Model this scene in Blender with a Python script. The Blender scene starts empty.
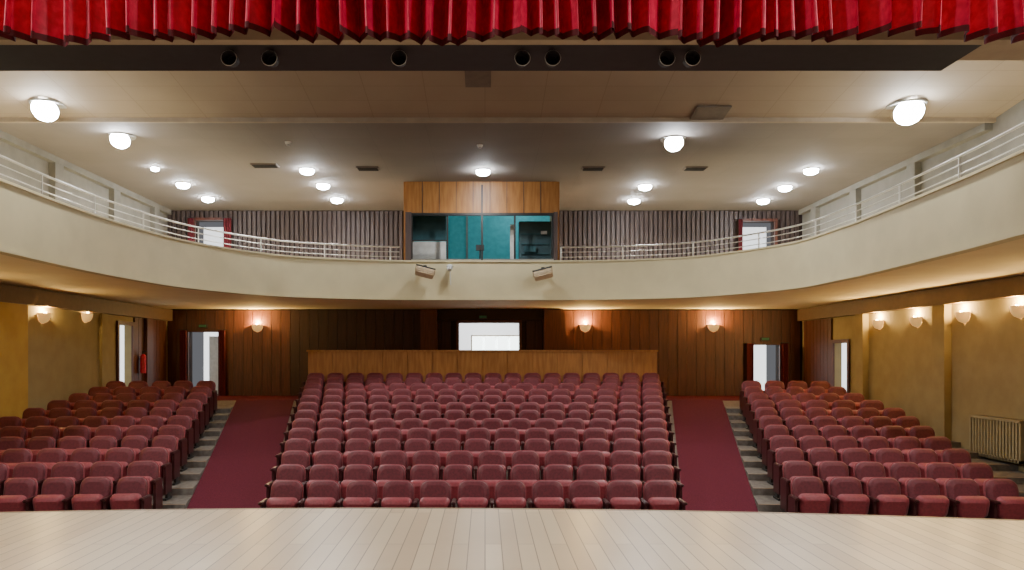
import bpy, bmesh, math, random
from mathutils import Vector, Matrix
random.seed(4)
S=bpy.context.scene
ZC=2.67
F=760.0
def PX(x,d): return (x-485)*d/F
def PZ(y,d): return ZC+(357-y)*d/F

# ---------------------------------------------------------------- materials
def mat(name,c1,c2=None,rough=0.6,scale=8,stretch=(1,1,1),bump=0.0,metal=0.0,emit=None,es=0.0,detail=4,spec=None,sheen=0):
    m=bpy.data.materials.new(name); m.use_nodes=True
    nt=m.node_tree; N=nt.nodes; L=nt.links
    b=N['Principled BSDF']
    b.inputs['Roughness'].default_value=rough
    b.inputs['Metallic'].default_value=metal
    if spec is not None: b.inputs['Specular IOR Level'].default_value=spec
    if sheen: 
        b.inputs['Sheen Weight'].default_value=sheen
    if c2 is None: c2=tuple(v*0.85 for v in c1)
    tc=N.new('ShaderNodeTexCoord'); mp=N.new('ShaderNodeMapping'); mp.inputs['Scale'].default_value=stretch
    nz=N.new('ShaderNodeTexNoise'); nz.inputs['Scale'].default_value=scale; nz.inputs['Detail'].default_value=detail
    cr=N.new('ShaderNodeValToRGB')
    cr.color_ramp.elements[0].color=(*c2,1); cr.color_ramp.elements[1].color=(*c1,1)
    cr.color_ramp.elements[0].position=0.35; cr.color_ramp.elements[1].position=0.65
    L.new(tc.outputs['Object'],mp.inputs['Vector']); L.new(mp.outputs[0],nz.inputs['Vector'])
    L.new(nz.outputs['Fac'],cr.inputs[0]); L.new(cr.outputs[0],b.inputs['Base Color'])
    if bump:
        bp=N.new('ShaderNodeBump'); bp.inputs['Strength'].default_value=bump; bp.inputs['Distance'].default_value=0.01
        L.new(nz.outputs['Fac'],bp.inputs['Height']); L.new(bp.outputs[0],b.inputs['Normal'])
    if emit:
        b.inputs['Emission Color'].default_value=(*emit,1); b.inputs['Emission Strength'].default_value=es
    return m
def brickmat(name,c1,c2,mortar,bw,bh,ms,rot=0,rough=0.4,offset=0.5,bump=0.2):
    m=bpy.data.materials.new(name); m.use_nodes=True
    nt=m.node_tree; N=nt.nodes; L=nt.links; b=N['Principled BSDF']; b.inputs['Roughness'].default_value=rough
    tc=N.new('ShaderNodeTexCoord'); mp=N.new('ShaderNodeMapping'); mp.inputs['Rotation'].default_value=(0,0,rot)
    br=N.new('ShaderNodeTexBrick'); br.offset=offset
    br.inputs['Color1'].default_value=(*c1,1); br.inputs['Color2'].default_value=(*c2,1); br.inputs['Mortar'].default_value=(*mortar,1)
    br.inputs['Scale'].default_value=1; br.inputs['Brick Width'].default_value=bw; br.inputs['Row Height'].default_value=bh
    br.inputs['Mortar Size'].default_value=ms; br.inputs['Mortar Smooth'].default_value=0.3
    nz=N.new('ShaderNodeTexNoise'); nz.inputs['Scale'].default_value=0.8; nz.inputs['Detail'].default_value=5
    mx=N.new('ShaderNodeMixRGB'); mx.blend_type='MULTIPLY'; mx.inputs[0].default_value=0.25
    L.new(tc.outputs['Object'],mp.inputs[0]); L.new(mp.outputs[0],br.inputs['Vector']); L.new(tc.outputs['Object'],nz.inputs['Vector'])
    L.new(br.outputs['Color'],mx.inputs[1]); L.new(nz.outputs['Fac'],mx.inputs[2]); L.new(mx.outputs[0],b.inputs['Base Color'])
    bp=N.new('ShaderNodeBump'); bp.inputs['Strength'].default_value=bump; bp.inputs['Distance'].default_value=0.004; bp.invert=True
    L.new(br.outputs['Fac'],bp.inputs['Height']); L.new(bp.outputs[0],b.inputs['Normal'])
    return m

M={}
M['stage']=brickmat('stage_boards',(0.80,0.64,0.44),(0.67,0.51,0.34),(0.32,0.22,0.14),2.6,0.14,0.005,math.pi/2,0.32)
M['stage_side']=mat('stage_front_wood',(0.12,0.06,0.04),rough=0.6)
M['nosing']=mat('stage_nosing',(0.30,0.20,0.13),rough=0.5)
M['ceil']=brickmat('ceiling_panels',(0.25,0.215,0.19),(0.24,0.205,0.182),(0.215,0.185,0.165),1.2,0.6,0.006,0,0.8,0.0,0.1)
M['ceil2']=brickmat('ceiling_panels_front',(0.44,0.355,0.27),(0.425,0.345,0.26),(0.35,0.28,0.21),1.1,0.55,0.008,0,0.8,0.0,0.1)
M['wall_up']=mat('plaster_grey',(0.24,0.225,0.19),rough=0.85,scale=3)
M['wall_low']=mat('plaster_olive',(0.40,0.32,0.16),(0.35,0.275,0.135),rough=0.85,scale=3)
M['parapet']=mat('plaster_cream',(0.64,0.575,0.36),(0.59,0.53,0.33),rough=0.75,scale=2)
M['under']=mat('soffit_plaster',(0.90,0.78,0.52),(0.85,0.73,0.48),rough=0.85,scale=2)
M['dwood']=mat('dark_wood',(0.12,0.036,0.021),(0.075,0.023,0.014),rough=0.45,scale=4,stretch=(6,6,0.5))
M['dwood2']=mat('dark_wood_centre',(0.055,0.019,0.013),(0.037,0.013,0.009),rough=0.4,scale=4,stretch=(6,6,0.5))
M['rwood']=mat('ribbed_wood',(0.085,0.058,0.052),(0.052,0.035,0.032),rough=0.6,scale=4,stretch=(6,6,0.5))
M['gap']=mat('shadow_wood',(0.03,0.014,0.01),rough=0.8)
M['owood']=mat('orange_wood',(0.42,0.19,0.05),(0.31,0.125,0.03),rough=0.45,scale=3,stretch=(5,5,0.6))
M['ywood']=mat('yellow_panel',(0.58,0.37,0.07),(0.50,0.30,0.05),rough=0.6,scale=2)
M['band']=mat('brown_band',(0.15,0.085,0.045),rough=0.6)
M['carpet']=mat('carpet_wine',(0.15,0.023,0.042),(0.10,0.015,0.028),rough=0.95,scale=60,bump=0.3,spec=0.1)
M['floor']=mat('floor_grey',(0.20,0.16,0.14),(0.15,0.12,0.10),rough=0.8,scale=10)
M['step']=mat('step_concrete',(0.20,0.18,0.155),(0.14,0.12,0.105),rough=0.8,scale=12)
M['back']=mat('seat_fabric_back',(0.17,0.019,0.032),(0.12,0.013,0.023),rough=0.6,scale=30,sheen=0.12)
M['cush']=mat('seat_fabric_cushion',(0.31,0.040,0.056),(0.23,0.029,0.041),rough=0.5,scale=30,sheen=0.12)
M['arm']=mat('seat_arm',(0.06,0.012,0.014),rough=0.4)
M['black']=mat('black_metal',(0.02,0.02,0.02),rough=0.5)
M['dark']=mat('dark_beam',(0.03,0.025,0.032),rough=0.7)
M['beige']=mat('beige_plaster',(0.42,0.34,0.25),rough=0.8,scale=3)
M['chrome']=mat('rail_steel',(0.55,0.53,0.48),(0.48,0.46,0.42),rough=0.35,metal=0.8)
M['velvet']=mat('velvet_red',(0.66,0.013,0.07),(0.46,0.008,0.04),rough=0.4,scale=14)
M['velvetd']=mat('velvet_hem',(0.10,0.003,0.008),(0.06,0.002,0.006),rough=0.7,scale=14)
M['white']=mat('white_paint',(0.85,0.85,0.82),rough=0.7)
M['lit']=mat('glowing_corridor_wall',(0.9,0.9,0.88),rough=0.8,emit=(0.95,0.98,1.0),es=1.6)  # foyer and corridor light put into the wall as emission
M['litg']=mat('lit_foyer_glass',(0.8,0.9,0.9),rough=0.4,emit=(0.9,1.0,0.97),es=5.0)
M['lamp']=mat('lamp_glow',(1,1,1),rough=0.5,emit=(0.90,0.95,1.0),es=160)
M['lamp_rim']=mat('lamp_rim',(0.5,0.5,0.5),rough=0.4)
M['sconce']=mat('sconce_ceramic',(0.85,0.55,0.25),rough=0.5,emit=(1,0.6,0.2),es=0.5)
M['bulb']=mat('warm_bulb',(1,0.8,0.5),rough=0.5,emit=(1,0.72,0.32),es=60)
M['exit']=mat('exit_green',(0.04,0.22,0.12),rough=0.5)
M['teal']=mat('booth_teal_glow',(0.10,0.40,0.46),(0.07,0.31,0.37),rough=0.6,emit=(0.05,0.45,0.5),es=0.22)  # cyan booth light put into the wall as a weak glow
M['booth_dark']=mat('booth_interior_dark',(0.03,0.075,0.09),rough=0.6)
M['glass']=mat('pane',(0.05,0.12,0.14),rough=0.1)
M['paper']=mat('paper_sheet',(0.55,0.56,0.55),rough=0.7)
M['vent']=mat('vent_grille',(0.20,0.16,0.13),rough=0.6)
M['tan']=mat('tan_metal',(0.50,0.38,0.24),rough=0.5)
M['cream']=mat('radiator_cream',(0.42,0.34,0.19),rough=0.6)
M['redc']=mat('door_curtain_red',(0.16,0.011,0.02),(0.10,0.007,0.012),rough=0.8,scale=20)

# ---------------------------------------------------------------- mesh helpers
class B:
    def __init__(s): s.v=[]; s.f=[]; s.m=[]; s.mats=[]; s.smooth=[]
    def mi(s,k):
        if k not in s.mats: s.mats.append(k)
        return s.mats.index(k)
    def add(s,verts,faces,k,smooth=False,T=None):
        o=len(s.v); i=s.mi(k)
        for p in verts:
            p=Vector(p)
            s.v.append(tuple(T@p) if T else tuple(p))
        for f in faces: s.f.append([a+o for a in f]); s.m.append(i); s.smooth.append(smooth)
    def box(s,x0,x1,y0,y1,z0,z1,k,T=None,bev=0):
        if bev:
            bm=bmesh.new(); bmesh.ops.create_cube(bm,size=1)
            for v in bm.verts: v.co=Vector(((x0+x1)/2+v.co.x*(x1-x0),(y0+y1)/2+v.co.y*(y1-y0),(z0+z1)/2+v.co.z*(z1-z0)))
            bmesh.ops.bevel(bm,geom=bm.edges[:],offset=bev,segments=2,affect='EDGES')
            bm.verts.index_update()
            s.add([v.co[:] for v in bm.verts],[[v.index for v in f.verts] for f in bm.faces],k,False,T); bm.free(); return
        vs=[(x0,y0,z0),(x1,y0,z0),(x1,y1,z0),(x0,y1,z0),(x0,y0,z1),(x1,y0,z1),(x1,y1,z1),(x0,y1,z1)]
        s.add(vs,[(0,3,2,1),(4,5,6,7),(0,1,5,4),(1,2,6,5),(2,3,7,6),(3,0,4,7)],k,False,T)
    def prism(s,poly,z0,z1,k,T=None):  # poly xy
        n=len(poly)
        z0f=z0 if callable(z0) else (lambda p:z0); z1f=z1 if callable(z1) else (lambda p:z1)
        vs=[(p[0],p[1],z0f(p)) for p in poly]+[(p[0],p[1],z1f(p)) for p in poly]
        fs=[list(range(n))[::-1],list(range(n,2*n))]+[(i,(i+1)%n,n+(i+1)%n,n+i) for i in range(n)]
        s.add(vs,fs,k,False,T)
    def cyl(s,c0,c1,r0,r1,k,n=16,cap=True,smooth=True,k1=None):
        c0=Vector(c0); c1=Vector(c1); d=(c1-c0).normalized()
        a=d.orthogonal().normalized(); b=d.cross(a)
        vs=[]
        for c,r in((c0,r0),(c1,r1)):
            for i in range(n):
                t=2*math.pi*i/n; vs.append(c+a*math.cos(t)*r+b*math.sin(t)*r)
        fs=[(i,(i+1)%n,n+(i+1)%n,n+i) for i in range(n)]
        s.add(vs,fs,k,smooth)
        if cap:
            s.add(vs[:n],[list(range(n))[::-1]],k,False); s.add(vs[n:],[list(range(n))],k1 or k,False)
    def obj(s,name,parent=None):
        me=bpy.data.meshes.new(name); me.from_pydata(s.v,[],s.f)
        for k in s.mats: me.materials.append(M[k])
        me.polygons.foreach_set('material_index',s.m); me.polygons.foreach_set('use_smooth',s.smooth)
        me.validate(); me.update()
        bm=bmesh.new(); bm.from_mesh(me); bmesh.ops.recalc_face_normals(bm,faces=bm.faces[:]); bm.to_mesh(me); bm.free()
        o=bpy.data.objects.new(name,me); S.collection.objects.link(o)
        if parent: o.parent=parent
        return o

def wall(name,axis,p0,p1,u0,u1,z0,z1,holes,k):
    b=B(); us=sorted({u0,u1,*[h[0] for h in holes],*[h[1] for h in holes]}); zs=sorted({z0,z1,*[h[2] for h in holes],*[h[3] for h in holes]})
    for i in range(len(us)-1):
        for j in range(len(zs)-1):
            cu=(us[i]+us[i+1])/2; cz=(zs[j]+zs[j+1])/2
            if any(h[0]<cu<h[1] and h[2]<cz<h[3] for h in holes): continue
            kk=k(cz) if callable(k) else k
            if axis=='x': b.box(us[i],us[i+1],p0,p1,zs[j],zs[j+1],kk)
            else: b.box(p0,p1,us[i],us[i+1],zs[j],zs[j+1],kk)
    return b.obj(name)

def ramp(d):
    return 0.135*(min(max(d,8.6),21.6)-11)
ZB=ramp(30)
WX=10.1; DB=24.2; CEIL=7.33; BZ0=PZ(300,20); BZ1=PZ(262,20); SB=4.17
TN=[0]
def trim(b):
    TN[0]+=1; return b.obj('trim_%d'%TN[0])

# ---------------------------------------------------------------- floor / stage
b=B()
prof=[(7.0,ramp(8.6)),(8.6,ramp(8.6)),(21.6,ZB),(28.5,ZB)]
poly=[(y,z) for y,z in prof]+[(28.5,-0.7),(7.0,-0.7)]
vs=[(-WX-0.3,y,z) for y,z in poly]+[(WX+0.3,y,z) for y,z in poly]; n=len(poly)
b.add(vs,[list(range(n)),list(range(n,2*n))[::-1]]+[(i,(i+1)%n,n+(i+1)%n,n+i) for i in range(n)],'floor')
b.obj('floor')
def lin(d,a,bq): return a+(bq-a)*(d-11)/10.2
cL=lambda d:lin(d,-3.30,-5.35); aL=lambda d:lin(d,-4.53,-6.97)
cR=lambda d:lin(d,2.92,5.22); aR=lambda d:lin(d,4.09,6.65)
for f0,f1 in((aL,cL),(cR,aR)):
    b=B(); ds=[8.7,21.6]
    vs=[]
    for d in ds:
        vs+= [(f0(d),d,ramp(d)+0.002),(f1(d),d,ramp(d)+0.002),(f1(d),d,ramp(d)+0.014),(f0(d),d,ramp(d)+0.014)]
    b.add(vs,[(0,1,2,3),(4,7,6,5),(0,4,5,1),(1,5,6,2),(2,6,7,3),(3,7,4,0)],'carpet'); b.obj('aisle_carpet')
b=B(); b.box(-WX+0.01,WX-0.01,21.62,DB-0.12,ZB+0.001,ZB+0.013,'carpet'); b.obj('rear_carpet')
edge=[]
for i in range(33):
    x=-WX+2*WX*i/32; xx=max(-8,min(8,x)); edge.append((x,8.05-0.0324*xx-0.0149*xx*xx))
b=B(); b.prism([(-WX,-4.0)]+[(WX,-4.0)]+[(x,y-0.06) for x,y in edge[::-1]],-0.7,1.03,'stage_side'); 
b.prism([(-WX,-4.0)]+[(WX,-4.0)]+[(x,y-0.05) for x,y in edge[::-1]],1.03,1.07,'stage')
for i in range(32):
    b.prism([(edge[i][0],edge[i][1]-0.05),(edge[i+1][0],edge[i+1][1]-0.05),edge[i+1],edge[i]],1.01,1.072,'nosing')
b.obj('stage_floor')

# ---------------------------------------------------------------- shell
hc=(PX(459,DB),PX(519,DB),ZB,PZ(323,DB))
hl=(PX(190,DB),PX(220,DB),ZB,PZ(332,DB))
hr=(PX(752,DB),PX(778,DB),ZB,PZ(345,DB))
hul=(PX(197,DB),PX(226,DB),SB+0.6,PZ(221,DB))
hur=(PX(740,DB),PX(773,DB),SB+0.6,PZ(222,DB))
holes=[hc,hl,hr,hul,hur]
wall('wall_back','x',DB,DB+0.2,-WX-0.2,WX+0.2,-0.7,9,holes,lambda z:'gap')
dl=(20.9,21.7,ZB,PZ(325,21.3)); dr=(21.1,21.95,ZB,PZ(343,21.5))
wk=lambda z:'wall_low' if z<SB else 'wall_up'
def sidewall(name,p0,p1,h):
    b=B(); 
    us=[-4,h[0],h[1],DB]
    zs=[-0.7,h[2],h[3],SB,9]
    for i in range(3):
        for j in range(4):
            if i==1 and j==1: continue
            b.box(p0,p1,us[i],us[i+1],zs[j],zs[j+1],wk((zs[j]+zs[j+1])/2))
    b.obj(name)
sidewall('wall_left',-WX-0.2,-WX,dl)
sidewall('wall_right',WX,WX+0.2,dr)
b=B(); b.box(-WX-0.2,WX+0.2,-4.2,-4,-0.7,9,'dark'); b.obj('wall_stage_rear')
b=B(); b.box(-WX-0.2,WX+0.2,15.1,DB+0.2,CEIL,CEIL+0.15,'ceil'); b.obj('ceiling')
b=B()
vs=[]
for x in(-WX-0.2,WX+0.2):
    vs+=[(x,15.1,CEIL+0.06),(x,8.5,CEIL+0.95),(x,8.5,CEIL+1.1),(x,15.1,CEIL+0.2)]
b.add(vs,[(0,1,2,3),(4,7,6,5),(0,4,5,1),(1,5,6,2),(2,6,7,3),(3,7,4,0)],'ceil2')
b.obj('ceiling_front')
b=B(); b.box(-WX,WX,15.02,15.1,CEIL-0.012,CEIL+0.08,'beige'); trim(b)
b=B(); b.box(-WX-0.2,WX+0.2,-4.2,7.6,8.8,9.0,'dark'); b.obj('ceiling_stage')
b=B()
b.box(-WX,PX(952,8.3),7.62,8.5,5.87,9.0,'dark')
b.box(PX(952,8.3),WX,7.62,8.2,5.87,9.0,'beige')
b.box(-WX,WX,7.50,7.62,5.80,9.0,'beige')
b.obj('wall_proscenium')
b=B(); b.box(-WX,-7.6,7.3,7.5,1.07,5.8,'beige'); b.box(7.6,WX,7.0,7.5,1.07,5.8,'beige'); b.obj('wall_proscenium_sides')

G=0.003
for sx,ds in((-1,[(15.0,16.6,'ywood',0.12),(22.4,22.8,'dwood',0.15),(19.9,20.2,'wall_low',0.08)]),(1,[(16.45,16.9,'wall_low',0.16),(13.5,14.0,'wall_low',0.16),(20.0,20.4,'wall_low',0.16)])):
    def X(t): return (WX-t,WX-G) if sx>0 else(-WX+G,-WX+t)
    for d0,d1,k,t in ds:
        b=B(); x0,x1=X(t)
        b.box(x0,x1,d0,d1,ramp(d1)-0.6,SB-0.36,k); trim(b)
    x0,x1=X(0.2)
    b=B(); b.box(x0,x1,8.6,DB-0.12,SB-0.36,SB,'band'); trim(b)
    b=B(); h=dl if sx<0 else dr
    x0,x1=X(0.05)
    d=h[1]+0.12
    while d<DB-0.3:
        b.box(x0,x1,d,d+0.22,ZB+0.015,SB-0.37,'dwood'); d+=0.24
    trim(b)
    for dd in(17.6,20.4,22.9):
        x0,x1=X(0.15)
        b=B(); b.box(x0,x1,dd,dd+0.35,SB+0.3,CEIL-0.15,'wall_up'); trim(b)
    x0,x1=X(0.16)
    b=B(); b.box(x0,x1,15.12,DB-0.1,CEIL-0.15,CEIL-0.001,'wall_up'); trim(b)

b=B(); x=-WX+0.02
while x<WX-0.1:
    w=0.30; x1=min(x+w-0.012,WX-0.02)
    segs=[(ZB+0.015,SB-0.02)]
    for h in(hc,hl,hr):
        if x1>h[0]-0.02 and x<h[1]+0.02: segs=[(h[3]+0.06,SB-0.02)]
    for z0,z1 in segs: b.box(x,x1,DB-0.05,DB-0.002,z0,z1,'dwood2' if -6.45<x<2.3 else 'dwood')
    x+=w
trim(b)
b=B(); x=-WX+0.02
while x<WX-0.1:
    w=0.15; x1=x+0.10
    z0=SB+0.3
    for h in(hul,hur):
        if x1>h[0]-0.1 and x<h[1]+0.1: z0=h[3]+0.08
    if not(-2.2<x<2.0): b.box(x,x1,DB-0.07,DB-0.002,z0,CEIL-0.02,'rwood')
    x+=w
trim(b)
for xa,xb in((-2.02,-1.50),(1.85,2.5)):
    b=B(); b.box(xa,xb,DB-0.45,DB-0.06,ZB+0.014,SB-0.01,'dwood'); trim(b)
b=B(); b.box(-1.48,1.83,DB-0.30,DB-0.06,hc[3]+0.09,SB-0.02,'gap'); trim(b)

def door_frame(name,x0,x1,z0,z1,y,k='dwood',w=0.08):
    b=B(); b.box(x0-w,x0,y-0.1,y,z0,z1+w,k); b.box(x1,x1+w,y-0.1,y,z0,z1+w,k); b.box(x0,x1,y-0.1,y,z1,z1+w,k); return b.obj(name)
i=1
for h in(hc,hl,hr,hul,hur):
    door_frame('door_%d'%i,h[0],h[1],h[2]+0.014,h[3],DB-0.055-(0.02 if i>3 else 0)); i+=1
b=B(); b.box(-WX,WX,27.3,27.4,ZB,SB,'lit'); b.obj('wall_foyer')
b=B(); b.box(-WX,WX,27.3,27.4,SB,CEIL,'lit'); b.obj('wall_upper_lobby')
b=B(); 
for k in range(4): 
    x=-0.45+k*0.45; b.box(x,x+0.36,27.2,27.29,PZ(352,27.2),PZ(337,27.2),'litg')
b.box(-0.5,1.35,27.2,27.29,PZ(336,27.2),PZ(335,27.2),'tan'); b.box(-0.50,-0.46,27.2,27.29,ZB,PZ(335,27.2),'tan'); b.box(1.31,1.35,27.2,27.29,ZB,PZ(335,27.2),'tan')
b.obj('window_1')
b=B(); b.box(hl[0]+0.1,hl[1]-0.1,25.6,25.66,ZB,hl[3]-0.1,'white'); b.box(hl[1]-0.28,hl[1]-0.24,25.5,25.6,ZB,hl[3]-0.1,'tan'); b.obj('open_door_leaf')
for sx,h in((-1,dl),(1,dr)):
    x=sx*(WX+1.5); b=B(); b.box(min(x,x+0.1),max(x,x+0.1),h[0]-2.5,h[1]+4,ZB-1,SB,'lit'); b.obj('wall_side_corridor')
    b=B(); xx=(WX-0.06) if sx>0 else -WX+G; 
    b.box(xx,xx+0.055,h[0]-0.1,h[0],ZB,h[3]+0.1,'dwood'); b.box(xx,xx+0.055,h[1],h[1]+0.1,ZB+0.015,h[3]+0.1,'dwood'); b.box(xx,xx+0.055,h[0],h[1],h[3],h[3]+0.1,'dwood')
    b.obj('door_%d'%i); i+=1
def drape(x0,x1,y,z0,z1):
    b=B(); n=24; vs=[]; fs=[]
    for j,z in enumerate((z0,z1)):
        for q in range(n+1):
            t=q/n; vs.append((x0+(x1-x0)*t,y+0.04*math.sin(t*math.pi*6),z))
    for q in range(n): fs.append((q,q+1,n+2+q,n+1+q))
    b.add(vs,fs,'redc',True); 
    b.cyl((x0-0.03,y,z1+0.01),(x1+0.03,y,z1+0.01),0.015,0.015,'black',8)
    b.obj('door_drape')
for h in(hl,hr):
    drape(h[0]-0.24,h[0]-0.02,DB-0.22,ZB+0.02,h[3]+0.05); drape(h[1]+0.02,h[1]+0.24,DB-0.22,ZB+0.02,h[3]+0.05)
drape(hul[0]-0.2,hul[0]-0.01,DB-0.25,SB+0.6,hul[3]+0.05); drape(hul[1]+0.0,hul[1]+0.25,DB-0.25,SB+0.6,hul[3]+0.05)
drape(hur[0]-0.12,hur[0]-0.0,DB-0.25,SB+0.6,hur[3]+0.05)
for px,py,d in((203,326,DB-0.1),(765,339,DB-0.1),(483,317,DB-0.36)):
    b=B(); x=PX(px,d); z=PZ(py,d); b.box(x-0.13,x+0.13,d-0.05,d+0.045,z-0.05,z+0.05,'black'); b.box(x-0.11,x+0.11,d-0.058,d-0.05,z-0.035,z+0.035,'exit'); b.obj('exit_sign')

# ---------------------------------------------------------------- balcony
raw=[(-6.9,8.6),(-6.9,10.7),(-6.95,12.5),(-6.88,14.4),(-6.45,16.7),(-5.25,18.7),(-3.9,19.5),(-2.24,19.95),(0,20.0),(2.0,20.0),(3.8,19.75),(5.4,19.0),(6.75,16.9),(6.95,14.8),(6.93,13.4),(6.75,10.7),(6.6,9.3),(6.6,8.6)]
def catmull(P,n=8):
    out=[]
    for i in range(len(P)-1):
        p0=P[max(i-1,0)];p1=P[i];p2=P[i+1];p3=P[min(i+2,len(P)-1)]
        for j in range(n):
            t=j/n
            out.append(tuple(0.5*((2*p1[k])+(-p0[k]+p2[k])*t+(2*p0[k]-5*p1[k]+4*p2[k]-p3[k])*t*t+(-p0[k]+3*p1[k]-3*p2[k]+p3[k])*t**3) for k in(0,1)))
    out.append(P[-1]); return out
C=catmull(raw)
def offs(C,t):
    out=[]
    for i,p in enumerate(C):
        a=C[max(i-1,0)]; c=C[min(i+1,len(C)-1)]
        dx,dy=c[0]-a[0],c[1]-a[1]; l=math.hypot(dx,dy); out.append((p[0]-dy/l*t,p[1]+dx/l*t))
    return out
Co=offs(C,0.16)
def strip(b,A,Bq,z0,z1,k,smooth=True):
    n=len(A); vs=[]
    for p,q in zip(A,Bq): vs+=[(p[0],p[1],z0),(p[0],p[1],z1),(q[0],q[1],z1),(q[0],q[1],z0)]
    for s_ in range(4):
        fs=[(4*i+s_,4*(i+1)+s_,4*(i+1)+(s_+1)%4,4*i+(s_+1)%4) for i in range(n-1)]
        b.add(vs,fs,k,True if s_ in(0,2) else False)
b=B(); strip(b,C,Co,BZ0,BZ1,'parapet')
Cl=offs(C,-0.03); Cm=offs(C,0.19)
strip(b,Cl,Cm,BZ1,BZ1+0.04,'parapet')
strip(b,Cl,C,BZ0-0.0,BZ0+0.05,'parapet')
par=b.obj('balcony_parapet')
b=B(); n=len(C); outer=[]
for p in C:
    if p[1]<14 : q=(math.copysign(WX,p[0]),p[1])
    else:
        dx,dy=p[0],p[1]-14+1e-6
        t=min((WX/abs(dx)) if abs(dx)>1e-6 else 1e9,(DB-0.08-14)/dy); q=(dx*t,14+dy*t)
    outer.append(q)
Ai=[];Ao=[]
for i2 in range(n):
    if i2>0 and (abs(abs(outer[i2-1][0])-WX)<1e-4)!=(abs(abs(outer[i2][0])-WX)<1e-4):
        sx=math.copysign(1,outer[i2][0]); Ai.append(((Co[i2-1][0]+Co[i2][0])/2,(Co[i2-1][1]+Co[i2][1])/2)); Ao.append((sx*WX,DB-0.08))
    Ai.append(Co[i2]); Ao.append(outer[i2])
strip(b,Ai,Ao,BZ0+0.02,BZ0+0.25,'under'); b.obj('balcony_floor_slab')
b=B()
mid=offs(C,0.08)
for dz,r in((0.40,0.02),(0.27,0.010),(0.14,0.010)):
    pts=[(p[0],p[1],BZ1+dz) for p in mid if not(-2.15<p[0]<1.98 and p[1]>19)]
    for a,c in zip(pts,pts[1:]):
        if math.hypot(a[0]-c[0],a[1]-c[1])<1.5: b.cyl(a,c,r,r,'chrome',8)
acc=0; last=mid[0]
for p in mid:
    acc+=math.hypot(p[0]-last[0],p[1]-last[1]); last=p
    if acc>1.6 and not(-2.15<p[0]<1.98 and p[1]>19):
        acc=0; b.cyl((p[0],p[1],BZ1+0.042),(p[0],p[1],BZ1+0.40),0.016,0.016,'chrome',8)
b.obj('balcony_railing')

# ---------------------------------------------------------------- control booth
bx0,bx1=PX(405,20.05),PX(558,20.05); wx0,wx1=PX(411,20.05),PX(554,20.05)
yb=20.02; zt=PZ(213,yb); zs=BZ1+0.05
par_e=bpy.data.objects.new('control_booth',None); S.collection.objects.link(par_e)
b=B()
b.box(bx0,bx1,yb+0.16,yb+0.24,zt,CEIL-0.002,'owood')
for k in range(1,9):
    x=bx0+(bx1-bx0)*k/9; b.box(x-0.008,x+0.008,yb+0.145,yb+0.16,zt,CEIL-0.002,'rwood')
b.box(bx0,wx0,yb+0.12,yb+0.28,zs,zt+0.05,'rwood'); b.box(wx1,bx1,yb+0.12,yb+0.28,zs,zt+0.05,'rwood')
b.box(bx0-0.05,bx0,yb+0.18,DB-0.08,BZ0+0.26,CEIL-0.002,'owood'); b.box(bx1,bx1+0.05,yb+0.18,DB-0.08,BZ0+0.26,CEIL-0.002,'owood')
b.obj('shell',par_e)
b=B()
for px in(411,447,482,515,553):
    x=PX(px,yb); b.box(x-0.025,x+0.025,yb+0.14,yb+0.20,zs,zt,'black')
b.box(PX(482,yb)-0.02,PX(482,yb)+0.02,yb+0.10,yb+0.14,zs,CEIL-0.1,'black')
b.box(wx0,wx1,yb+0.13,yb+0.2,zt-0.04,zt+0.03,'black'); b.box(wx0,wx1,yb+0.13,yb+0.2,zs,zs+0.05,'chrome')
b.box(wx0,PX(447,yb),yb+0.15,yb+0.18,PZ(240,yb),PZ(239,yb),'black')
b.obj('window_frame',par_e)
b=B()
b.box(bx0,bx1,22.6,22.65,BZ1-0.6,CEIL-0.01,'teal'); b.box(bx0,bx1,yb+0.3,22.6,BZ1-0.65,BZ1-0.6,'booth_dark')
b.box(PX(450,22.5),PX(468,22.5),22.5,22.59,BZ1-0.6,PZ(218,22.5),'teal')
b.box(PX(466,22.5),PX(468,22.5),22.45,22.59,BZ1-0.6,PZ(216,22.5),'paper')
b.box(PX(519,21),PX(551,21),20.9,21.3,BZ1-0.6,PZ(222,21),'booth_dark')
for k in range(4): b.box(PX(521,20.9),PX(549,20.9),20.86,20.9,BZ1+0.05+k*0.27,BZ1+0.08+k*0.27,'glass')
for k,(u,v,w_,hh) in enumerate(((541,231,6,3),(524,246,12,6))): b.box(PX(u,20.8),PX(u+w_,20.8),20.8,20.85,PZ(v+hh,20.8),PZ(v,20.8),'paper' if k==0 else 'glass')
b.box(PX(510,20.9),PX(514,20.9),20.8,20.85,BZ1,PZ(225,20.9),'paper')
b.box(PX(412,20.6),PX(446,20.6),20.55,20.6,BZ1+0.03,PZ(242,20.6),'paper')
b.box(PX(412,20.8),PX(446,20.8),20.8,20.85,PZ(241,20.8),PZ(214,20.8),'glass')
b.box(PX(449,20.8),PX(514,20.8),20.5,21.0,BZ1-0.1,BZ1+0.06,'booth_dark')
b.cyl((PX(480,20.7),20.7,BZ1+0.06),(PX(480,20.7),20.7,BZ1+0.45),0.02,0.02,'black',8); b.box(PX(476,20.7),PX(484,20.7),20.66,20.76,BZ1+0.4,BZ1+0.55,'black')
b.obj('interior',par_e)
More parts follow.
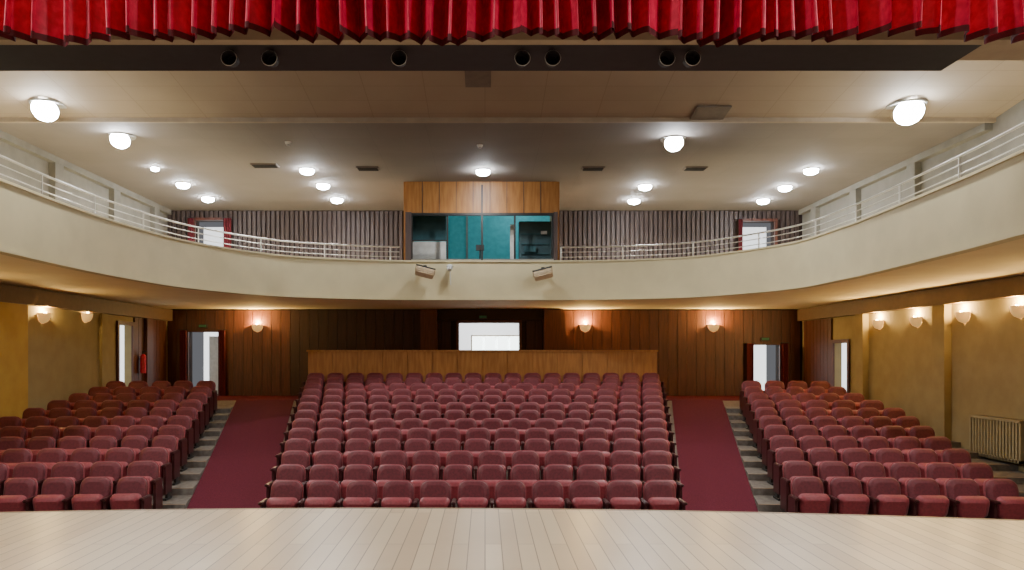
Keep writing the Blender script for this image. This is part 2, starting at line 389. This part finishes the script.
def spotbox(px,py,tilt):
    b=B(); d=19.72; x=PX(px,d); z=PZ(py,d)
    T=Matrix.Translation((x,d,z))@Matrix.Rotation(tilt,4,'Y')@Matrix.Rotation(0.7,4,'X')
    b.box(-0.24,0.24,-0.12,0.12,-0.10,0.08,'tan',T,bev=0.02); b.box(-0.22,0.22,-0.135,-0.12,-0.08,0.06,'tan',T)
    b.box(-0.26,-0.245,-0.02,0.02,-0.02,0.16,'tan',T); b.box(0.245,0.26,-0.02,0.02,-0.02,0.16,'tan',T); b.box(-0.26,0.26,-0.02,0.02,0.15,0.17,'black',T)
    b.box(x-0.04,x+0.04,d,19.94,z+0.12,z+0.18,'black'); b.obj('stage_spotlight')
spotbox(425,272,0.25); spotbox(543,274,-0.25)
b=B(); x=PX(450,19.9); z=PZ(266,19.9); b.cyl((x,19.96,z),(x,19.85,z),0.05,0.05,'white'); b.cyl((x,19.85,z-0.02),(x,19.78,z-0.12),0.09,0.05,'paper'); b.cyl((x,19.9,z-0.05),(x+0.02,19.9,z-0.5),0.012,0.012,'paper',6); b.obj('cctv_camera')

# ---------------------------------------------------------------- lamps
def light(kind,loc,e,col,size=0.1,angle=None,rot=None):
    l=bpy.data.lights.new('bulb_light',kind); l.energy=e; l.color=col
    if kind=='POINT': l.shadow_soft_size=size
    if kind=='SPOT': l.shadow_soft_size=size; l.spot_size=angle; l.spot_blend=0.6
    if kind=='AREA': l.size=size
    o=bpy.data.objects.new('bulb_light',l); o.location=loc
    if rot: o.rotation_euler=rot
    S.collection.objects.link(o); return o
def ceil_z(d): return CEIL if d>15.1 else CEIL+0.06+(15.1-d)*0.89/6.6
def dome(b,c,ax,r,k):
    c=Vector(c); ax=Vector(ax).normalized(); a1=ax.orthogonal().normalized(); a2=ax.cross(a1)
    n=18;R=5; vs=[]
    for j in range(R+1):
        a=j/R*math.pi/2
        for q in range(n):
            t=2*math.pi*q/n; vs.append(c+(a1*math.cos(t)+a2*math.sin(t))*r*math.cos(a)+ax*r*0.45*math.sin(a))
    fs=[(j*n+q,j*n+(q+1)%n,(j+1)*n+(q+1)%n,(j+1)*n+q) for j in range(R) for q in range(n)]
    b.add(vs,fs,k,True)
def downlight(px,py,r,e,X=None,D=None,flood=False):
    if X is None:
        off=r*0.62 if flood else 0.08
        D=15
        for _ in range(30): D=(ceil_z(D)-off-ZC)*F/(357-py)
        X=PX(px,D)
    z=ceil_z(D)
    b=B()
    if flood:   # semi-recessed adjustable floodlight aimed at the stage
        c=Vector((X,D,z-r*0.62)); ax=Vector((-X*0.03,-1,-1.0)).normalized()
        b.cyl((X,D+0.1,z+0.0),(X,D+0.1,z-0.035),r*1.35,r*1.30,'lamp_rim',24)
        b.cyl(c-ax*0.10,c,r*0.85,r*1.0,'lamp_rim',22)
        dome(b,c+ax*0.005,ax,r*0.97,'lamp')
        name='ceiling_floodlight'; lp=c+ax*0.25+Vector((0,0,-0.15))
    else:
        b.cyl((X,D,z-0.001),(X,D,z-0.03),r*1.15,r*1.1,'lamp_rim',20)
        b.cyl((X,D,z-0.03),(X,D,z-0.07),r,r,'lamp',20)
        dome(b,(X,D,z-0.07),(0,0,-1),r,'lamp')
        name='ceiling_downlight'; lp=Vector((X,D,z-0.27-r*0.5))
    o=b.obj(name)
    l=light('SPOT',lp,e,(1,0.96,0.88),0.12,math.radians(174)); l.parent=o
for p in((45,110,.24,330),(120,140,.20,260),(909,112,.27,330),(674,143,.20,260)): downlight(*p,flood=True)
for p in((183,186),(208,200),(155,170),(307,172),(323,187),(337,201),(483,173),(645,188),(634,202),(811,172),(785,189),(763,202)):
    downlight(p[0],p[1],.17 if p[0]!=155 else .09,120)
for X_ in(-6,6): downlight(0,0,.2,430,X=X_,D=11.0)  # unseen downlights added over the front stalls
def sconce(loc,nrm,e=85):
    x,y,z=loc; b=B(); n=14; vs=[];fs=[]
    ang=math.atan2(nrm[1],nrm[0])
    R=5
    for j in range(R+1):
        a=j/R; rad=0.17*math.sqrt(max(0,1-(1-a)**2))*0.95+0.02; zz=z-0.2+0.24*a
        for q in range(n+1):
            t=ang-math.pi/2+math.pi*q/n; vs.append((x+rad*math.cos(t),y+rad*math.sin(t),zz))
    for j in range(R):
        for q in range(n): fs.append((j*(n+1)+q,j*(n+1)+q+1,(j+1)*(n+1)+q+1,(j+1)*(n+1)+q))
    b.add(vs,fs,'sconce',True)
    cx,cy=x+nrm[0]*0.07,y+nrm[1]*0.07
    b.cyl((cx,cy,z-0.06),(cx,cy,z+0.07),0.03,0.03,'bulb',10)
    o=b.obj('wall_sconce'); l=light('POINT',(cx+nrm[0]*0.03,cy+nrm[1]*0.03,z+0.12),e,(1,0.66,0.24),0.05); l.parent=o
for px in(42,85): d=-WX*F/(px-485); sconce((-WX+0.002,d,PZ(315,d)),(1,0))
sconce((-WX+0.002,14.0,3.65),(1,0),120); sconce((-WX+0.002,11.5,3.65),(1,0),120); sconce((WX-0.002,12.0,3.6),(-1,0),120)  # sconces added out of view, more warm uplight on the balcony soffit
for px,py in((880,322),(918,319),(965,314),(1021,308)): d=WX*F/(px-485); sconce((WX-0.002,d,PZ(py,d)),(-1,0))
for px in(258,585,713): sconce((PX(px,DB),DB-0.052,PZ(326,DB)),(0,-1),170)
for px,py,w in((265,165,26),(368,168,22),(593,168,22),(695,168,22)):
    d=(CEIL-ZC)*F/(357-py); x=PX(px,d); hw=w/2*d/F; b=B(); b.box(x-hw,x+hw,d-0.15,d+0.15,CEIL-0.03,CEIL-0.001,'vent')
    for k in range(5): b.box(x-hw+0.03,x+hw-0.03,d-0.12+k*0.055,d-0.10+k*0.055,CEIL-0.045,CEIL-0.03,'black')
    b.obj('ceiling_vent')
for px,py,w,k in((478,77,26,'vent'),(710,112,34,'vent')):
    D=14
    for _ in range(20): D=(ceil_z(D)-ZC)*F/(357-py)
    x=PX(px,D); z=ceil_z(D); hw=w/2*D/F; b=B(); T=Matrix.Translation((x,D,z-0.03))@Matrix.Rotation(-math.atan(0.135),4,'X')
    b.box(-hw,hw,-0.3,0.3,-0.01,0.02,k,T,bev=0.004); b.box(-hw+0.05,hw-0.05,-0.25,0.25,-0.015,-0.01,k,T); b.obj('ceiling_hatch')
for px,py in((288,142),(480,145)):
    d=(CEIL-ZC)*F/(357-py); x=PX(px,d); b=B(); b.cyl((x,d,CEIL-0.001),(x,d,CEIL-0.05),0.07,0.05,'white'); b.cyl((x,d,CEIL-0.05),(x,d,CEIL-0.08),0.03,0.03,'lamp_rim'); b.obj('smoke_detector')
for px in(232,272,400,522,552,665,690):
    d=7.95; x=PX(px,d); z=5.869; b=B()
    b.cyl((x,d,z),(x,d,z-0.03),0.02,0.02,'black',8)
    b.cyl((x,d+0.05,z-0.09),(x,d-0.10,z-0.11),0.06,0.075,'dark',18,cap=False)
    b.cyl((x,d+0.05,z-0.09),(x,d+0.055,z-0.09),0.06,0.06,'dark',18)
    b.cyl((x,d-0.10,z-0.11),(x,d-0.105,z-0.11),0.083,0.078,'lamp_rim',18,cap=False)
    b.obj('stage_can_light')

# ---------------------------------------------------------------- stage valance curtain
b=B(); nx=2600; X0,X1=-8.8,8.8; rows=[0,0.03,0.06,0.085,0.10,0.3,0.7,1.2,1.9,2.6]
zb=PZ(33,6.8); phase=0; ph=[]; hem=[]; amp=[]
per=0.24; A=0.2; tA=0.2
for i3 in range(nx+1):
    if i3%26==0: per=random.uniform(0.13,0.30); tA=random.uniform(0.12,0.30)
    A+=(tA-A)*0.06
    phase+=math.pi*(X1-X0)/nx/per; ph.append(phase); amp.append(A)
    xx=X0+(X1-X0)*i3/nx
    hem.append(0.03*math.sin(xx*2.1)+0.02*math.sin(5.3*xx)+0.05*(0.25-A))
vs=[];cols=nx+1
for j,h in enumerate(rows):
    for i3 in range(cols):
        X_=X0+(X1-X0)*i3/nx; fl=1.0-0.15*min(h,2)/2
        s_=abs(math.sin(ph[i3]))**0.9
        y=7.05-amp[i3]*fl*(s_*1.35+0.12*math.sin(1.7*ph[i3]+h*1.5))
        z=zb+h+hem[i3]*(1-min(h,1))+0.02*math.cos(ph[i3]*2)*(1 if h<0.2 else 0.0)
        vs.append((X_+0.05*math.sin(2*ph[i3])*fl+0.02*math.sin(h*2+X_*3),y,z))
for j in range(len(rows)-1):
    fs=[(j*cols+q,j*cols+q+1,(j+1)*cols+q+1,(j+1)*cols+q) for q in range(nx)]
    k='velvetd' if j<2 else 'velvet'
    if j==0: b.add(vs,fs,k,True)
    else:
        b.f.extend(fs); b.m.extend([b.mi(k)]*len(fs)); b.smooth.extend([True]*len(fs))
b.obj('stage_valance_curtain')

# ---------------------------------------------------------------- rear wood balustrade
b=B(); x0,x1=PX(308,21.9),PX(657,21.9); zt2=PZ(350,21.9); 
b.box(x0,x1,21.9,22.0,ZB+0.014,zt2-0.05,'owood'); b.box(x0-0.03,x1+0.03,21.84,22.06,zt2-0.05,zt2,'owood')
w=(x1-x0)/14
for k in range(14): b.box(x0+k*w+0.01,x0+(k+1)*w-0.01,21.88,21.9,ZB+0.05,zt2-0.06,'owood')
b.box(x0,x0+0.1,22.0,23.0,ZB+0.014,zt2-0.05,'owood'); b.box(x1-0.1,x1,22.0,23.0,ZB+0.014,zt2-0.05,'owood')
b.obj('wood_partition')

# ---------------------------------------------------------------- seats
def rounded(w,z0,z1,rt,rb,n=4):
    pts=[]
    def arc(cx,cz,r,a0):
        for i in range(n+1):
            a=a0+math.pi/2*i/n; pts.append((cx+r*math.cos(a),cz+r*math.sin(a)))
    arc(w-rt,z1-rt,rt,0); arc(-w+rt,z1-rt,rt,math.pi/2); arc(-w+rb,z0+rb,rb,math.pi); arc(w-rb,z0+rb,rb,3*math.pi/2)
    return pts
def pad(b,w,z0,z1,rt,rb,yb_,yf,bul,k,T):
    o=rounded(w,z0,z1,rt,rb); n=len(o); cz=(z0+z1)/2
    rings=[(1,yb_),(1,yf),(0.93,yf-bul*0.6),(0.72,yf-bul)]
    vs=[]
    for s_,y in rings:
        for x,z in o: vs.append((x*s_,y,cz+(z-cz)*s_))
    fs=[]
    for r in range(3):
        for i in range(n): fs.append((r*n+i,r*n+(i+1)%n,(r+1)*n+(i+1)%n,(r+1)*n+i))
    b.add(vs,fs,k,True,T); b.add(vs,[list(range(3*n,4*n)),list(range(n))[::-1]],k,False,T)
def seat_template():
    b=B()
    T=Matrix.Translation((0,0.14,0.36))@Matrix.Rotation(-0.22,4,'X')
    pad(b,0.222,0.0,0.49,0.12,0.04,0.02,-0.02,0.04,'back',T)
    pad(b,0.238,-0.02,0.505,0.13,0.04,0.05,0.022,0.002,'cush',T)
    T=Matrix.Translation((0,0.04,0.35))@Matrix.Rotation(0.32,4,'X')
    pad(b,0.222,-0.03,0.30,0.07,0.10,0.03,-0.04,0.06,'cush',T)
    return b
def arm_template():
    b=B()
    b.box(-0.02,0.02,-0.12,0.20,0.10,0.56,'arm')
    b.box(-0.032,0.032,-0.20,0.16,0.56,0.60,'arm',bev=0.012)
    b.box(-0.02,0.02,-0.03,0.09,0.0,0.12,'black'); b.box(-0.03,0.03,-0.13,0.19,0.0,0.03,'black')
    return b
ST=seat_template(); AT=arm_template()
def put(dst,src,T):
    o=len(dst.v); mp=[dst.mi(k) for k in src.mats]
    dst.v.extend([tuple(T@Vector(p)) for p in src.v])
    dst.f.extend([[a+o for a in f] for f in src.f]); dst.m.extend([mp[a] for a in src.m]); dst.smooth.extend(src.smooth)
def row(xa,xb,D0,slope,zadd,name):
    n=max(1,round((xb-xa)/0.55)); w=(xb-xa)/n; b=B(); ang=math.atan(slope)
    inner=xa if abs(xa)<abs(xb) else xb
    z=ramp(D0)+zadd
    for i in range(n+1):
        x=xa+i*w; d=D0+(x-inner)*slope if slope else D0
        put(b,AT,Matrix.Translation((x,d,z))@Matrix.Rotation(ang,4,'Z'))
        if i<n:
            x+=w/2; d=D0+(x-inner)*slope if slope else D0
            T=Matrix.Translation((x,d,z))@Matrix.Rotation(ang+random.uniform(-0.03,0.03),4,'Z')@Matrix.Diagonal((w/0.55,1,1,1))
            put(b,ST,T)
    return b.obj(name)
NR=13; pitch=10.2/12
for r in range(NR):
    D=11+r*pitch
    row(lin(D,-3.2,-5.05),lin(D,2.85,4.95),D,0,0.0,'theater_seat_row')
SL=0.09
NS=11
for r in range(NS):
    D=11+r*pitch
    li=aL(D)-0.38; lo=-9.1 if r<2 else -9.75
    row(lo,li,D,SL,0.06,'theater_seat_row')
    ri=aR(D)+0.38; ro=7.7+(8.9-7.7)*min(1,(D-11)/5.0)
    row(ri,ro,D,-SL,0.06,'theater_seat_row')
for sx in(-1,1):
    b=B()
    for r in range(NS+1):
        D=11+r*pitch-0.42; D1=min(D+pitch,21.5); z=ramp(11+r*pitch)+0.055
        a=aL if sx<0 else aR; w=sx*(WX-0.01)
        i0,i1=a(D)+sx*0.01,a(D1)+sx*0.01; s_=SL
        P=[(i0,D),(w,D-abs(w-i0)*s_),(w,D1-abs(w-i1)*s_),(i1,D1)]
        b.prism(P,-0.5,z,'step')
        b.prism([(i0,D),(w,D-abs(w-i0)*s_),(w,D+0.04-abs(w-i0)*s_),(i0,D+0.04)],z,z+0.004,'nosing')
    b.obj('floor_terrace')

b=B(); d0,d1=14.05,15.5; z0=ramp(15.5)+0.08; z1=PZ(417,14.9)
b.box(WX-0.22,WX-0.02,d0,d1,z1-0.05,z1,'cream'); b.box(WX-0.2,WX-0.02,d0,d1,z0,z0+0.06,'cream'); b.box(WX-0.1,WX-0.02,d0,d1,z0,z1,'vent')
k=d0
while k<d1: b.box(WX-0.2,WX-0.1,k,k+0.05,z0,z1-0.03,'cream'); k+=0.09
b.obj('radiator_cover')
b=B(); x=-WX+0.16; y=22.1; 
b.cyl((x,y,2.2),(x,y,2.7),0.08,0.08,'velvet'); b.cyl((x,y,2.7),(x,y,2.76),0.08,0.03,'velvet'); b.cyl((x,y,2.76),(x,y,2.84),0.025,0.025,'black'); b.box(x-0.11,x,y-0.01,y+0.01,2.6,2.63,'black'); b.box(x-0.02,x+0.1,y-0.01,y+0.01,2.82,2.85,'black'); b.obj('fire_extinguisher')

# ---------------------------------------------------------------- stage lighting (battens above/behind the camera)
for X_ in(-6.2,6.2):
    b=B(); b.box(X_-0.9,X_+0.9,2.4,2.8,7.9,8.0,'black',bev=0.02); b.box(X_-0.85,X_+0.85,2.45,2.75,7.885,7.9,'white'); b.cyl((X_,2.6,8.0),(X_,2.6,8.799),0.02,0.02,'black'); o=b.obj('stage_batten_light')
    l=light('AREA',(X_,2.6,7.87),560,(1,0.95,0.87),1.2,rot=(math.radians(20),math.radians(25 if X_<0 else -25)*-1,0)); l.parent=o
light('POINT',(0,25.8,3.8),60,(1,1,1),0.3).name='foyer_fill'  # added light without a fixture, brightens the foyer behind the doors
l=light('POINT',(0.9,21.4,7.0),35,(0.6,0.95,1.0),0.2); l.name='booth_lamp'
w=bpy.data.worlds.new('World'); S.world=w; w.use_nodes=True
w.node_tree.nodes['Background'].inputs[0].default_value=(0.9,0.92,1,1); w.node_tree.nodes['Background'].inputs[1].default_value=0.15

cam=bpy.data.cameras.new('camera'); co=bpy.data.objects.new('camera',cam); S.collection.objects.link(co)
co.location=(0,0,ZC); co.rotation_euler=(math.pi/2,0,0)
cam.sensor_width=36; cam.lens=F*36/1024; cam.shift_x=27/1024; cam.shift_y=72/1024; cam.clip_start=0.05
S.camera=co
